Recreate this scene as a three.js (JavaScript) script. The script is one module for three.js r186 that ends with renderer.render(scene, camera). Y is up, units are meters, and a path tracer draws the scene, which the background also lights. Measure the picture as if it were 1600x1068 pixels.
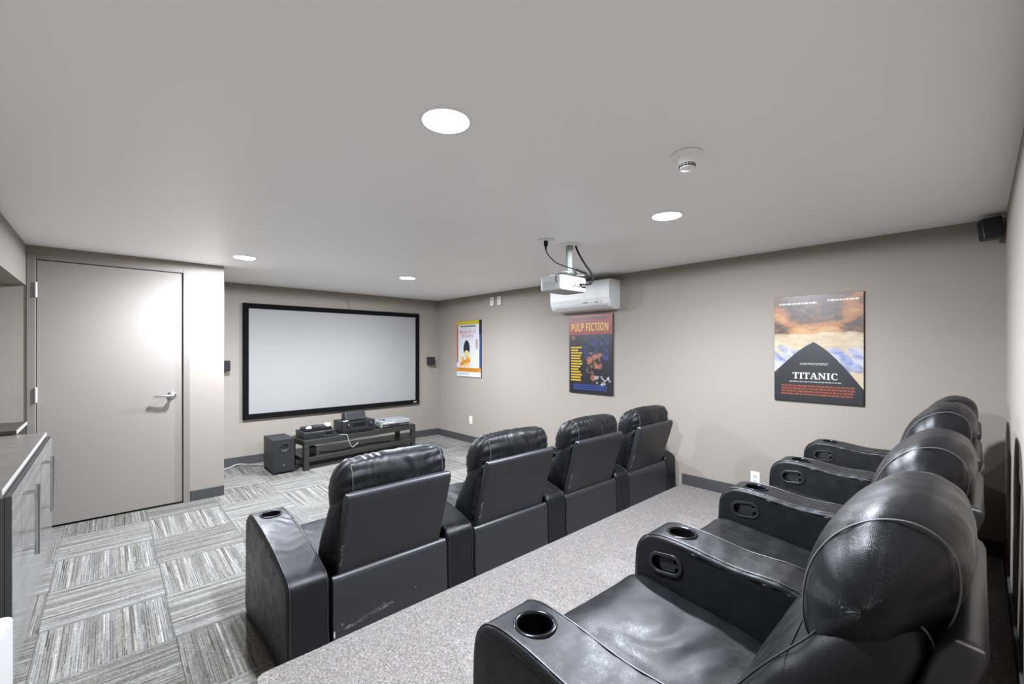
import * as THREE from 'three';
import { mergeGeometries } from 'three/addons/utils/BufferGeometryUtils.js';
import { RoundedBoxGeometry } from 'three/addons/geometries/RoundedBoxGeometry.js';
import { Brush, Evaluator, SUBTRACTION } from 'three-bvh-csg';

// ---------------------------------------------------------------- camera, exposure, lamps
// room axes: far (screen) wall at z = 0, poster wall at x = 0, the room lies at x < 0, z > 0
const H = 2.231;                                   // ceiling height
const renderer = new THREE.WebGLRenderer({ antialias: true });
renderer.toneMapping = THREE.LinearToneMapping;
renderer.toneMappingExposure = 1.28;
renderer.shadowMap.enabled = true;
const scene = new THREE.Scene();
scene.background = new THREE.Color(0x000000);
const YAW = 0.7489;
const camera = new THREE.PerspectiveCamera(2 * Math.atan(534 / 677.49) * 180 / Math.PI, 1600 / 1068, 0.02, 40);
camera.position.set(-4.0334, 1.4168, 6.1675);
camera.lookAt(-4.0334 + Math.sin(YAW), 1.4168, 6.1675 - Math.cos(YAW));
camera.setViewOffset(1600, 1068, 0, -11.97, 1600, 1068);   // shift lens: verticals stay vertical
camera.updateProjectionMatrix();
const LAMP = { beam: 18.5, spill: 7.5, angle: 88 * Math.PI / 180, penumbra: 0.55, colour: 0xeaf2ff };   // candela of the beam and of the lens's wide spill

// ---------------------------------------------------------------- small helpers
let seed = 20240611;
const rnd = () => { seed = (seed * 1664525 + 1013904223) >>> 0; return seed / 4294967296; };
const rr = (a, b) => a + (b - a) * rnd();
const V = (x, y, z) => new THREE.Vector3(x, y, z);
const used = {};
function numbered(n) { used[n] = (used[n] || 0) + 1; return used[n] === 1 ? n : n + '_' + String(used[n] - 1).padStart(3, '0'); }
function shade(m) { m.castShadow = true; m.receiveShadow = true; return m; }
function mesh(name, geo, mat, parent, label) {
  const m = shade(new THREE.Mesh(geo, mat)); m.name = name; parent.add(m);
  if (label) m.userData.label = label;
  return m;
}
function thing(name, label, category, pos = [0, 0, 0], turn = 0, group) {
  const o = new THREE.Group(); o.name = numbered(name); scene.add(o);
  o.position.set(...pos); o.rotation.y = turn; o.userData = { label, category };
  if (group) o.userData.group = group;
  return o;
}
function single(name, geo, mat, label, category, pos = [0, 0, 0], group) {
  const m = mesh(numbered(name), geo, mat, scene); m.position.set(...pos); m.userData = { label, category };
  if (group) m.userData.group = group;
  return m;
}
function struct(name, geo, mat, label, parent = scene) {
  const m = mesh(name, geo, mat, parent); if (parent === scene) m.userData = { kind: 'structure', label };
  return m;
}
// box from min to max with uv in metres
function bx(x0, x1, y0, y1, z0, z1) {
  const g = new THREE.BoxGeometry(x1 - x0, y1 - y0, z1 - z0); g.translate((x0 + x1) / 2, (y0 + y1) / 2, (z0 + z1) / 2);
  return boxUV(g);
}
function rbx(x0, x1, y0, y1, z0, z1, r = 0.004, s = 3) {
  const g = new RoundedBoxGeometry(x1 - x0, y1 - y0, z1 - z0, s, r); g.translate((x0 + x1) / 2, (y0 + y1) / 2, (z0 + z1) / 2);
  return boxUV(g);
}
function boxUV(g) {
  const p = g.attributes.position, n = g.attributes.normal, uv = g.attributes.uv;
  for (let i = 0; i < p.count; i++) {
    const ax = Math.abs(n.getX(i)), ay = Math.abs(n.getY(i)), az = Math.abs(n.getZ(i));
    if (ax >= ay && ax >= az) uv.setXY(i, p.getZ(i), p.getY(i));
    else if (ay >= az) uv.setXY(i, p.getX(i), p.getZ(i));
    else uv.setXY(i, p.getX(i), p.getY(i));
  }
  return g;
}
const merge = (a) => mergeGeometries(a.map((g) => { const h = g.index ? g.toNonIndexed() : g; return h; }), false);
function cyl(r0, r1, h, seg, x = 0, y = 0, z = 0) { const g = new THREE.CylinderGeometry(r1, r0, h, seg); g.translate(x, y + h / 2, z); return g; }
function tube(pts, r, seg = 40, rad = 8, closed = false) { return new THREE.TubeGeometry(new THREE.CatmullRomCurve3(pts, closed, 'centripetal'), seg, r, rad, closed); }
function lathe(pts, seg = 40) { return new THREE.LatheGeometry(pts.map(([x, y]) => new THREE.Vector2(x, y)), seg); }
function smoothNormals(g) {
  g.computeVertexNormals();
  const p = g.attributes.position, n = g.attributes.normal, map = new Map();
  const key = (i) => Math.round(p.getX(i) * 2e4) + ',' + Math.round(p.getY(i) * 2e4) + ',' + Math.round(p.getZ(i) * 2e4);
  const ks = new Array(p.count);
  for (let i = 0; i < p.count; i++) {
    const k = ks[i] = key(i); let a = map.get(k); if (!a) map.set(k, a = [0, 0, 0]);
    a[0] += n.getX(i); a[1] += n.getY(i); a[2] += n.getZ(i);
  }
  for (let i = 0; i < p.count; i++) { const a = map.get(ks[i]), l = Math.hypot(...a) || 1; n.setXYZ(i, a[0] / l, a[1] / l, a[2] / l); }
  return g;
}
// value noise
const NP = Array.from({ length: 4096 }, () => rnd());
function vn(x, y, z = 0) {
  const xi = Math.floor(x), yi = Math.floor(y), zi = Math.floor(z), f = (t) => t * t * (3 - 2 * t), fx = f(x - xi), fy = f(y - yi), fz = f(z - zi);
  const h = (a, b, c) => NP[((((a * 73856093) ^ (b * 19349663) ^ (c * 83492791)) % 4096) + 4096) % 4096];
  const l = (a, b, t) => a + (b - a) * t;
  return l(l(l(h(xi, yi, zi), h(xi + 1, yi, zi), fx), l(h(xi, yi + 1, zi), h(xi + 1, yi + 1, zi), fx), fy),
    l(l(h(xi, yi, zi + 1), h(xi + 1, yi, zi + 1), fx), l(h(xi, yi + 1, zi + 1), h(xi + 1, yi + 1, zi + 1), fx), fy), fz) * 2 - 1;
}
// upholstered body: closed profile of [z, y] points, swept along x from 0 to width, its two ends rounded
function pillow(profile, width, endR, { n = 64, mid = 24, ends = 6, disp = null, closedCurve = true, crown = 0, dome = 0 } = {}) {
  const curve = new THREE.SplineCurve([...profile, profile[0]].map(([z, y]) => new THREE.Vector2(z, y)));
  let P;
  if (closedCurve) {
    const c3 = new THREE.CatmullRomCurve3(profile.map(([z, y]) => V(z, y, 0)), true, 'centripetal');
    P = c3.getSpacedPoints(n).slice(0, n).map((p) => [p.x, p.y]);
  } else P = curve.getSpacedPoints(n).slice(0, n).map((p) => [p.x, p.y]);
  let area = 0; for (let i = 0; i < n; i++) { const a = P[i], b = P[(i + 1) % n]; area += a[0] * b[1] - b[0] * a[1]; }
  const sg = area > 0 ? 1 : -1;
  const N = P.map((p, i) => { const a = P[(i + n - 1) % n], b = P[(i + 1) % n]; const dx = b[0] - a[0], dy = b[1] - a[1], l = Math.hypot(dx, dy) || 1; return [sg * dy / l, -sg * dx / l]; });
  const S = [0]; for (let i = 1; i <= n; i++) { const a = P[i - 1], b = P[i % n]; S.push(S[i - 1] + Math.hypot(a[0] - b[0], a[1] - b[1])); }
  const st = [];
  const endAt = (k) => { const f = dome ? 0.03 + (k / ends) * (Math.PI / 2 - 0.03) : (k / ends) * Math.PI / 2, e = dome ? 2 / dome : 1; return [endR * (1 - Math.cos(f) ** e), endR * (1 - Math.sin(f) ** e)]; };
  for (let k = 0; k < ends; k++) st.push(endAt(k));
  for (let k = 0; k <= mid; k++) st.push([endR + (width - 2 * endR) * k / mid, 0]);
  for (let k = ends - 1; k >= 0; k--) { const [x, d] = endAt(k); st.push([width - x, d]); }
  let cz = 0, cy = 0; for (const p of P) { cz += p[0] / n; cy += p[1] / n; }
  const at = (j, d, w) => {                                     // rounded end: inset along the normals, or drawn together towards the middle
    if (!dome) return [P[j][0] - N[j][0] * (d - w), P[j][1] - N[j][1] * (d - w)];
    const k = 1 - d / endR; return [cz + (P[j][0] - cz) * k + N[j][0] * w, cy + (P[j][1] - cy) * k + N[j][1] * w];
  };
  const pos = [], uv = [], idx = [], W = n + 1;
  for (const [x, d] of st) for (let i = 0; i <= n; i++) {
    const j = i % n, w = crown * Math.sin(Math.PI * x / width);
    const q = at(j, d, w); pos.push(x, q[1], q[0]); uv.push(S[i], x);
  }
  for (let k = 0; k < st.length - 1; k++) for (let i = 0; i < n; i++) {
    const a = k * W + i, b = a + 1, c = a + W, e = c + 1;
    if (sg > 0) idx.push(a, c, b, b, c, e); else idx.push(a, b, c, b, e, c);
  }
  // caps
  const contour = P.map((p, i) => { const q = at(i, st[0][1], 0); return new THREE.Vector2(q[0], q[1]); });
  const tri = THREE.ShapeUtils.triangulateShape(contour, []);
  for (const [x, flip] of [[st[0][0], false], [width - st[0][0], true]]) {
    const base = pos.length / 3;
    contour.forEach((q) => { pos.push(x, q.y, q.x); uv.push(q.x, q.y); });
    for (const [a, b, c] of tri) { if (flip) idx.push(base + a, base + c, base + b); else idx.push(base + a, base + b, base + c); }
  }
  const g = new THREE.BufferGeometry();
  g.setAttribute('position', new THREE.Float32BufferAttribute(pos, 3)); g.setAttribute('uv', new THREE.Float32BufferAttribute(uv, 2)); g.setIndex(idx);
  smoothNormals(g);
  // caps wound to face outwards
  const nn = g.attributes.normal, pp = g.attributes.position; let s = 0;
  for (let i = 0; i < st.length * W; i += 7) { const j = (i % W) % n; s += nn.getZ(i) * N[j][0] + nn.getY(i) * N[j][1]; }
  if (s < 0) { const ix = g.index.array; for (let i = 0; i < ix.length; i += 3) { const t = ix[i + 1]; ix[i + 1] = ix[i + 2]; ix[i + 2] = t; } smoothNormals(g); }
  if (disp) {
    const nr = nn.array.slice();
    for (let i = 0; i < pp.count; i++) {
      const e0 = Math.min(pp.getX(i), width - pp.getX(i)), d = (dome ? Math.min(1, e0 / 0.018) : 1) * disp(pp.getX(i), pp.getY(i), pp.getZ(i), Math.min(pp.getX(i), width - pp.getX(i)), uv[2 * i]);
      pp.setXYZ(i, pp.getX(i) + nr[3 * i] * d, pp.getY(i) + nr[3 * i + 1] * d, pp.getZ(i) + nr[3 * i + 2] * d);
    }
    smoothNormals(g);
  }
  g.userData.ring = (x, lift = 0, from = 0, to = 1) => {           // a line running round the body at width x
    const q0 = Math.min(1, Math.min(x, width - x) / endR), pw = dome || 2, d = endR * (1 - (1 - (1 - q0) ** pw) ** (1 / pw));
    const out = [];
    for (let i = Math.round(from * n); i <= Math.round(to * n); i++) { const j = ((i % n) + n) % n; const q = at(j, d, lift + crown * Math.sin(Math.PI * x / width)); out.push(V(x, q[1], q[0])); }
    return out;
  };
  return g;
}
// ---------------------------------------------------------------- textures
function dataTex(n, fn, srgb = true, m = n) {
  const d = new Uint8Array(n * m * 4);
  for (let y = 0; y < m; y++) for (let x = 0; x < n; x++) { const c = fn(x, y), o = (y * n + x) * 4; d[o] = c[0]; d[o + 1] = c[1]; d[o + 2] = c[2]; d[o + 3] = 255; }
  const t = new THREE.DataTexture(d, n, m); t.wrapS = t.wrapT = THREE.RepeatWrapping; t.magFilter = THREE.LinearFilter; t.minFilter = THREE.LinearMipmapLinearFilter; t.generateMipmaps = true;
  if (srgb) t.colorSpace = THREE.SRGBColorSpace; t.needsUpdate = true; return t;
}
function canvasTex(w, h, draw) {
  const c = document.createElement('canvas'); c.width = w; c.height = h; draw(c.getContext('2d'), w, h);
  const t = new THREE.CanvasTexture(c); t.colorSpace = THREE.SRGBColorSpace; t.anisotropy = 8; return t;
}
const cl = (v) => Math.max(0, Math.min(255, Math.round(v)));
// tileable lattice noise for textures
function tileNoise(n, cells) {
  const g = Array.from({ length: cells * cells }, () => rnd()); const out = new Float32Array(n * n);
  for (let y = 0; y < n; y++) for (let x = 0; x < n; x++) {
    const u = x / n * cells, v = y / n * cells, i = Math.floor(u), j = Math.floor(v), f = (t) => t * t * (3 - 2 * t), a = f(u - i), b = f(v - j);
    const G = (p, q) => g[(q % cells) * cells + (p % cells)];
    out[y * n + x] = (G(i, j) * (1 - a) + G(i + 1, j) * a) * (1 - b) + (G(i, j + 1) * (1 - a) + G(i + 1, j + 1) * a) * b;
  }
  return out;
}
// leather grain (cells with creases between them)
const leatherBump = (() => {
  const n = 512, c = 46, px = [], py = []; for (let i = 0; i < c * c; i++) { px.push(rnd()); py.push(rnd()); }
  const soft = tileNoise(n, 9);
  return dataTex(n, (x, y) => {
    const u = x / n * c, v = y / n * c, i = Math.floor(u), j = Math.floor(v); let f1 = 9, f2 = 9;
    for (let b = -1; b <= 1; b++) for (let a = -1; a <= 1; a++) {
      const k = ((j + b + c) % c) * c + (i + a + c) % c, d = Math.hypot(i + a + px[k] - u, j + b + py[k] - v);
      if (d < f1) { f2 = f1; f1 = d; } else if (d < f2) f2 = d;
    }
    const h = Math.min(1, (f2 - f1) * 2.2) * 190 + soft[y * n + x] * 60; return [cl(h), cl(h), cl(h)];
  }, false);
})();
leatherBump.repeat.set(9, 9);
const leatherRough = (() => { const a = tileNoise(256, 7), b = tileNoise(256, 23), c = tileNoise(256, 70); return dataTex(256, (x, y) => { const i = y * 256 + x, v = 58 + 36 * a[i] + 24 * b[i] + 18 * c[i]; return [cl(v), cl(v), cl(v)]; }, false); })();
leatherRough.repeat.set(3, 3);
// loop pile of the platform
const loopN = 512, lA = tileNoise(loopN, 96), lB = tileNoise(loopN, 170), lC = tileNoise(loopN, 12), lD = tileNoise(loopN, 40);
const loopMap = dataTex(loopN, (x, y) => {
  const i = y * loopN + x, v = 54 + 58 * lA[i] + 46 * lB[i] + 5 * lC[i] + 10 * lD[i]; const w = lD[i];
  return [cl(v * 1.0 + 2), cl(v * 0.972), cl(v * (0.91 + 0.04 * w))];
});
const loopBump = dataTex(loopN, (x, y) => { const i = y * loopN + x, v = 150 * lA[i] + 105 * lB[i]; return [cl(v), cl(v), cl(v)]; }, false);
for (const t of [loopMap, loopBump]) t.repeat.set(3.1, 3.1);
// striped yarn of the carpet tiles
function stripeTile(kind) {
  const n = 512, rows = 46, rh = n / rows, img = new Float32Array(n * n), hue = new Float32Array(n * n);
  const tone = kind.tone, con = kind.con;
  for (let r = 0; r < rows; r++) {
    let x = -Math.floor(rr(0, 200)); const rowTone = tone + rr(-15, 15) * con, warm = rr(0, 1);
    while (x < n) {
      const len = Math.floor(rr(120, 520)), v = rowTone + rr(-11, 11) * con;
      for (let a = Math.max(0, x); a < Math.min(n, x + len); a++) for (let b = Math.floor(r * rh); b < Math.floor((r + 1) * rh); b++) { img[b * n + a] = v; hue[b * n + a] = warm; }
      x += len;
    }
  }
  const thread = (p, dv, w0, w1, l0, l1) => { for (let r = 0; r < rows; r++) if (rnd() < p) { const b = Math.floor(r * rh + rr(0, rh - w1)), w = Math.round(rr(w0, w1)); let x = Math.floor(rr(-80, 120)); while (x < n) { const len = Math.floor(rr(l0, l1)); if (rnd() < 0.72) { const d = dv * rr(0.6, 1.2) * con; for (let a = Math.max(0, x); a < Math.min(n, x + len); a++) for (let k = 0; k < w; k++) img[((b + k) % n) * n + a] += d; } x += len + Math.floor(rr(12, 120)); } } };
  thread(0.85, -36, 2, 4, 160, 560); thread(0.16, -40, 3, 6, 90, 360); thread(0.34, 30, 2, 4, 140, 520); thread(0.14, 36, 4, 7, 120, 400);
  const y1 = tileNoise(n, 128), y2 = tileNoise(n, 60);
  const m = dataTex(n, (x, y) => { const i = y * n + x, v = img[i] + (y1[i] - 0.5) * 30 + (y2[i] - 0.5) * 14, w = hue[i]; return [cl(v + 1 + 3 * w), cl(v - 0.5), cl(v - 4 - 5 * w)]; });
  m.wrapS = m.wrapT = THREE.ClampToEdgeWrapping; return m;
}
const stripeBump = (() => { const n = 512, y1 = tileNoise(n, 128); return dataTex(n, (x, y) => { const t = (y / n * 46) % 1, v = 120 + 90 * Math.sin(Math.PI * t) + 60 * (y1[y * n + x] - 0.5); return [cl(v), cl(v), cl(v)]; }, false); })();
stripeBump.wrapS = stripeBump.wrapT = THREE.ClampToEdgeWrapping;
// wood-print laminate
const grain = (() => { const n = 512, a = tileNoise(n, 6), g = Array.from({ length: n }, () => rnd()); const s = new Float32Array(n); for (let i = 0; i < n; i++) { for (let k = -3; k <= 3; k++) s[i] += g[(i + k + n) % n] / 7; } return dataTex(n, (x, y) => { const yy = (y + Math.floor(a[y * n + x] * 14)) % n, v = 205 + 70 * (s[yy] - 0.5) + 20 * (a[y * n + x] - 0.5); return [cl(v), cl(v), cl(v)]; }); })();
const paintBump = (() => { const n = 256, a = tileNoise(n, 64), b = tileNoise(n, 24); return dataTex(n, (x, y) => { const v = 110 * a[y * n + x] + 130 * b[y * n + x]; return [cl(v), cl(v), cl(v)]; }, false); })();
paintBump.repeat.set(5, 5);

// ---------------------------------------------------------------- materials
const std = (color, roughness = 0.6, extra = {}) => new THREE.MeshStandardMaterial({ color, roughness, ...extra });
const phy = (color, roughness = 0.5, extra = {}) => new THREE.MeshPhysicalMaterial({ color, roughness, ...extra });
const M = {
  wall: std(0x8b8278, 0.88, { bumpMap: paintBump, bumpScale: 0.00025 }),
  ceiling: std(0xfcfcfc, 0.5),
  base: std(0x3a3a3b, 0.55),
  door: std(0x857e77, 0.85),
  frame: std(0x79726b, 0.5),
  white: std(0xcfcfcd, 0.42),
  whiteGrey: std(0xbcbdbc, 0.45),
  fixture: std(0xf6f6f4, 0.45),
  projector: std(0x9c9c9a, 0.45),
  projectorGrey: std(0x93938f, 0.5),
  steel: std(0xc8c8c8, 0.24, { metalness: 1 }),
  hinge: std(0xd4d3d0, 0.4, { metalness: 0.3 }),
  darkSteel: std(0x77777a, 0.3, { metalness: 1 }),
  black: std(0x0d0d0e, 0.5),
  blackGloss: std(0x0a0a0b, 0.18),
  velvet: phy(0x0b0b0c, 0.95, { specularIntensity: 0.25 }),
  plastic: std(0x1d1d21, 0.42),
  vinyl: std(0x252528, 0.5),
  grille: std(0x151516, 0.8),
  screen: std(0x888683, 0.75),
  leather: phy(0x131315, 1, { specularIntensity: 0.5, roughnessMap: leatherRough, bumpMap: leatherBump, bumpScale: 0.0002, ior: 1.5 }),
  leatherBack: phy(0x27272a, 1, { roughnessMap: leatherRough, bumpMap: leatherBump, bumpScale: 0.0003, ior: 1.55 }),
  seam: std(0x4c4b4b, 0.6),
  piping: phy(0x202023, 0.38, { ior: 1.6 }),
  cup: std(0x2a2a2d, 0.22, { metalness: 0.85 }),
  carpet: std(0xffffff, 0.95, { map: loopMap, bumpMap: loopBump, bumpScale: 0.003 }),
  underlay: std(0x2c2b2a, 0.95),
  cabinet: phy(0x9a9793, 0.16, { map: grain, ior: 1.5 }),
  cabinetEdge: std(0x2b2a28, 0.5),
  counter: std(0x7d766f, 0.3, { map: grain }),
  counterEdge: std(0xb0ada9, 0.4),
  standWood: std(0x33322f, 0.42, { map: grain }),
  silver: std(0xa0a1a2, 0.34, { metalness: 0.35 }),
  cableWhite: std(0x95938f, 0.5),
  cableBlack: phy(0x0d0d0e, 0.7, { specularIntensity: 0.4 }),
  ledgeWood: std(0x4b423c, 0.45, { map: grain }),
};
M.cabinet.map = grain.clone(); M.cabinet.map.repeat.set(1.2, 1.2); M.cabinet.map.rotation = 0;
const stripeMats = [{ tone: 107, con: 0.95 }, { tone: 99, con: 1.0 }, { tone: 116, con: 0.85 }, { tone: 92, con: 0.9 }, { tone: 110, con: 1.05 }].map((k) => std(0xffffff, 0.95, { map: stripeTile(k), bumpMap: stripeBump, bumpScale: 0.0022 }));
console.log('textures done');

// ---------------------------------------------------------------- the room
const DW = 1.148, BW = 6.28, LX = -4.95, DXE = -3.21, PF = 0.13, PX = -3.615, PZ = 4.222;
// ceiling with round openings for the downlights
const lampSpots = [[-3.155, 1.748], [-1.549, 1.748], [-3.155, 4.877], [-1.549, 4.877]];
{
  const s = new THREE.Shape([[LX - 0.1, -0.1], [0.1, -0.1], [0.1, BW + 0.1], [LX - 0.1, BW + 0.1]].map(([x, z]) => new THREE.Vector2(x, z)));
  for (const [x, z] of lampSpots) { const h = new THREE.Path(); h.absarc(x, z, 0.082, 0, Math.PI * 2, true); s.holes.push(h); }
  const g = new THREE.ExtrudeGeometry(s, { depth: 0.12, bevelEnabled: false, curveSegments: 40 });
  g.rotateX(Math.PI / 2); g.translate(0, H + 0.12, 0);
  struct('ceiling', g, M.ceiling, 'flat white painted ceiling');
}
struct('wall_far', bx(DXE - 0.1, 0.1, 0, H, -0.1, 0), M.wall, 'taupe wall carrying the projection screen');
struct('wall_right', bx(0, 0.1, 0, H, 0, BW + 0.1), M.wall, 'long taupe wall hung with three posters');
struct('wall_back', bx(LX - 0.1, 0, 0, H, BW, BW + 0.1), M.wall, 'taupe wall behind the rear row of recliners');
struct('wall_left', bx(LX - 0.1, LX, 0, H, DW - 0.12, BW), M.wall, 'taupe wall behind the low cabinet');
struct('wall_door', merge([bx(LX, -4.502, 0, H, DW - 0.12, DW), bx(-3.478, DXE, 0, H, DW - 0.12, DW), bx(-4.502, -3.478, 2.165, H, DW - 0.12, DW), bx(DXE - 0.1, DXE, 0, H, 0, DW - 0.12)]), M.wall, 'taupe wall around the flush door');
struct('trim_1', bx(LX, -4.504, 1.914, H - 0.001, DW, BW), M.wall, 'boxed taupe bulkhead along the ceiling over the cabinet');
struct('trim_2', merge([rbx(-4.502, -4.453, 0, 2.165, DW - 0.11, DW + 0.008, 0.004), rbx(-3.529, -3.478, 0, 2.165, DW - 0.11, DW + 0.008, 0.004), rbx(-4.453, -3.529, 2.126, 2.165, DW - 0.11, DW + 0.008, 0.004)]), M.frame, 'grey taupe steel door frame');
// baseboards
struct('baseboard_far', rbx(DXE, -0.001, 0.004, 0.106, 0, 0.011, 0.003), M.base, 'dark grey vinyl baseboard under the screen');
struct('baseboard_right', merge([rbx(-0.011, 0, 0.004, 0.106, 0.011, PZ - 0.01, 0.003), rbx(-0.011, 0, PF, PF + 0.102, PZ + 0.008, BW, 0.003)]), M.base, 'dark grey vinyl baseboard stepping up at the platform');
struct('baseboard_back', rbx(PX, -0.011, PF, PF + 0.102, BW - 0.011, BW, 0.003), M.base, 'dark grey vinyl baseboard behind the rear recliners');
struct('baseboard_door', rbx(-3.478, DXE, 0.004, 0.096, DW, DW + 0.011, 0.003), M.base, 'short grey vinyl baseboard beside the door frame');
// floor of carpet tiles
const floor = struct('floor', merge([bx(LX, 0, -0.1, -0.003, -0.0, BW)]), M.underlay, 'floor laid with quarter-turned striped grey carpet tiles');
{
  const T = 0.5, OX = -3.7926, OZ = 1.976, gap = 0.0007, cache = new Map();
  const tile = (x0, x1, z0, z1, i, j) => {
    if (x1 - x0 < 0.012 || z1 - z0 < 0.012) return;
    const cx = OX + i * T, cz = OZ + j * T, par = ((i + j) % 2 + 2) % 2, k = [x0 - cx, x1 - cx, z0 - cz, z1 - cz, par].map((v) => v.toFixed(3)).join();
    let g = cache.get(k);
    if (!g) {
      g = new THREE.BoxGeometry(x1 - x0 - 2 * gap, 0.006, z1 - z0 - 2 * gap); g.translate((x0 + x1) / 2 - cx, 0, (z0 + z1) / 2 - cz);
      const p = g.attributes.position, uv = g.attributes.uv;
      for (let q = 0; q < p.count; q++) { const u = p.getX(q) / T, v = p.getZ(q) / T; if (par === 0) uv.setXY(q, u, v); else uv.setXY(q, v, u); }
      cache.set(k, g);
    }
    const m = mesh('carpet_tile', g, stripeMats[Math.floor(rnd() * stripeMats.length)], floor);
    m.position.set(cx, -0.003 + rr(0, 0.0008), cz);
  };
  for (let i = -3; i < 8; i++) for (let j = -5; j < 9; j++) {
    let x0 = Math.max(LX, OX + i * T), x1 = Math.min(0, OX + (i + 1) * T), z0 = Math.max(0, OZ + j * T), z1 = Math.min(BW, OZ + (j + 1) * T);
    if (x1 <= x0 || z1 <= z0) continue;
    if (x0 < DXE && z0 < DW) {                           // beside the boxed-out door wall
      if (x1 > DXE) { tile(DXE, x1, z0, Math.min(z1, DW), i, j); }
      if (z1 > DW) tile(x0, x1, DW, z1, i, j);
      continue;
    }
    if (z0 >= PZ && x0 >= PX) continue;                  // covered by the platform
    if (z1 > PZ && x0 >= PX) z1 = PZ + 0.02;
    if (z0 >= PZ && x1 > PX) x1 = PX + 0.02;
    tile(x0, x1, z0, z1, i, j);
  }
}
// raised platform with rounded nosing
{
  const s = new THREE.Shape(); const r = 0.03, x0 = PX, x1 = -0.0005, z0 = PZ, z1 = BW - 0.0005;
  s.moveTo(x1, z0); s.lineTo(x1, z1); s.lineTo(x0, z1); s.lineTo(x0, z0 + 0.05); s.quadraticCurveTo(x0, z0, x0 + 0.05, z0); s.closePath();
  const g = new THREE.ExtrudeGeometry(s, { depth: PF - 0.006, bevelEnabled: true, bevelSize: 0.006, bevelThickness: 0.006, bevelOffset: -0.006, bevelSegments: 3, curveSegments: 12 });
  g.rotateX(Math.PI / 2); g.translate(0, PF - 0.006, 0); boxUV(g);
  struct('floor_platform', g, M.carpet, 'raised platform covered with speckled beige grey loop carpet');
}
// the door
{
  const d = struct('door_1', rbx(-4.449, -3.533, 0.012, 2.121, DW - 0.062, DW - 0.012, 0.002), M.door, 'flush taupe door with lever handle');
  const zf = DW - 0.012, hx = -3.612, hy = 1.0;
  const rose = lathe([[0.0, 0.014], [0.022, 0.014], [0.028, 0.011], [0.035, 0.003], [0.036, 0]], 36); rose.rotateX(Math.PI / 2); rose.translate(hx, hy, zf);
  const neck = cyl(0.0125, 0.0115, 0.05, 20); neck.rotateX(Math.PI / 2); neck.translate(hx, hy, zf + 0.01);
  const lever = tube([V(hx + 0.006, hy, zf + 0.055), V(hx - 0.03, hy, zf + 0.058), V(hx - 0.075, hy + 0.001, zf + 0.056), V(hx - 0.118, hy, zf + 0.052)], 0.0098, 30, 12);
  const ring2 = lathe([[0, 0.02], [0.014, 0.019], [0.0185, 0.012], [0.0185, 0]], 24); ring2.rotateX(Math.PI / 2); ring2.translate(hx, hy, zf + 0.044);
  const capE = new THREE.SphereGeometry(0.0098, 12, 8); capE.translate(hx - 0.118, hy, zf + 0.052);
  const h = mesh('door_handle', merge([rose]), M.steel, d, 'brushed steel lever handle');
  mesh('lever', merge([neck, lever, ring2, capE]), M.steel, h);
  for (const y of [0.22, 1.063, 1.885]) {
    const g = merge([rbx(-4.4535, -4.4485, y - 0.058, y + 0.058, DW - 0.012, DW - 0.0095, 0.0008, 2), cyl(0.008, 0.008, 0.116, 14, -4.451, y - 0.058, DW + 0.013)]);
    mesh('hinge', g, M.hinge, d, 'pale steel hinge');
  }
}
console.log('room done');

// ---------------------------------------------------------------- ceiling: lamps, detector, projector
const lampWords = ['round recessed ceiling downlight closest to the door', 'round recessed ceiling downlight closest to the projection screen corner', 'large round recessed downlight above the open end of the front recliner row', 'round recessed downlight between the smoke detector and the projector'];
lampSpots.forEach(([x, z], i) => {
  const t = thing('ceiling_downlight', lampWords[i], 'downlight', [x, H, z], 0, 'recessed downlights in the white ceiling');
  mesh('trim_ring', lathe([[0.079, 0.004], [0.079, -0.002], [0.083, -0.0045], [0.092, -0.0035], [0.0955, 0.0]], 56), M.fixture, t, 'thin white trim ring');
  mesh('reflector', lathe([[0.0795, -0.001], [0.074, 0.03], [0.066, 0.06], [0.066, 0.075], [0, 0.075]], 48), std(0xf2f2ee, 0.35), t, 'white reflector cone');
  const glow = new THREE.CircleGeometry(0.065, 40); glow.rotateX(Math.PI / 2); glow.translate(0, 0.045, 0);
  mesh('lamp_disc', glow, std(0xffffff, 0.6, { emissive: 0xfffaf2, emissiveIntensity: 4.5 }), t, 'glowing white lamp face');
  for (const [cd, angle, pen] of [[LAMP.beam, LAMP.angle, LAMP.penumbra], [LAMP.spill, 89.7 * Math.PI / 180, 0.05]]) {
    const L = new THREE.SpotLight(LAMP.colour, cd, 0, angle, pen, 2);
    L.position.set(0, -0.004, 0); L.target.position.set(0, -1, 0); L.castShadow = true; L.shadow.radius = 2.6; L.shadow.mapSize.set(2048, 2048); L.shadow.bias = -0.0005;
    t.add(L); t.add(L.target);
  }
});
{
  const t = thing('smoke_detector', 'white round smoke detector with dark vent slots on the ceiling', 'smoke detector', [-2.272, H, 5.343]);
  mesh('base', lathe([[0, -0.0005], [0.058, -0.0005], [0.06, -0.006], [0.057, -0.016], [0.05, -0.018], [0, -0.018]], 48), M.fixture, t);
  mesh('housing', lathe([[0.043, -0.018], [0.04, -0.024], [0.034, -0.042], [0.0315, -0.05], [0.0295, -0.0505], [0.0295, -0.06], [0.028, -0.064], [0, -0.066]], 48), M.fixture, t);
  const slots = [];
  for (let k = 0; k < 14; k++) for (const y of [-0.0475, -0.0555]) { const b = bx(-0.0052, 0.0052, y - 0.0022, y + 0.0022, 0.0285, 0.0325); b.rotateY(k / 14 * Math.PI * 2); slots.push(b); }
  mesh('vent_slots', merge(slots), M.black, t, 'ring of dark vent slots');
}
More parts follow.
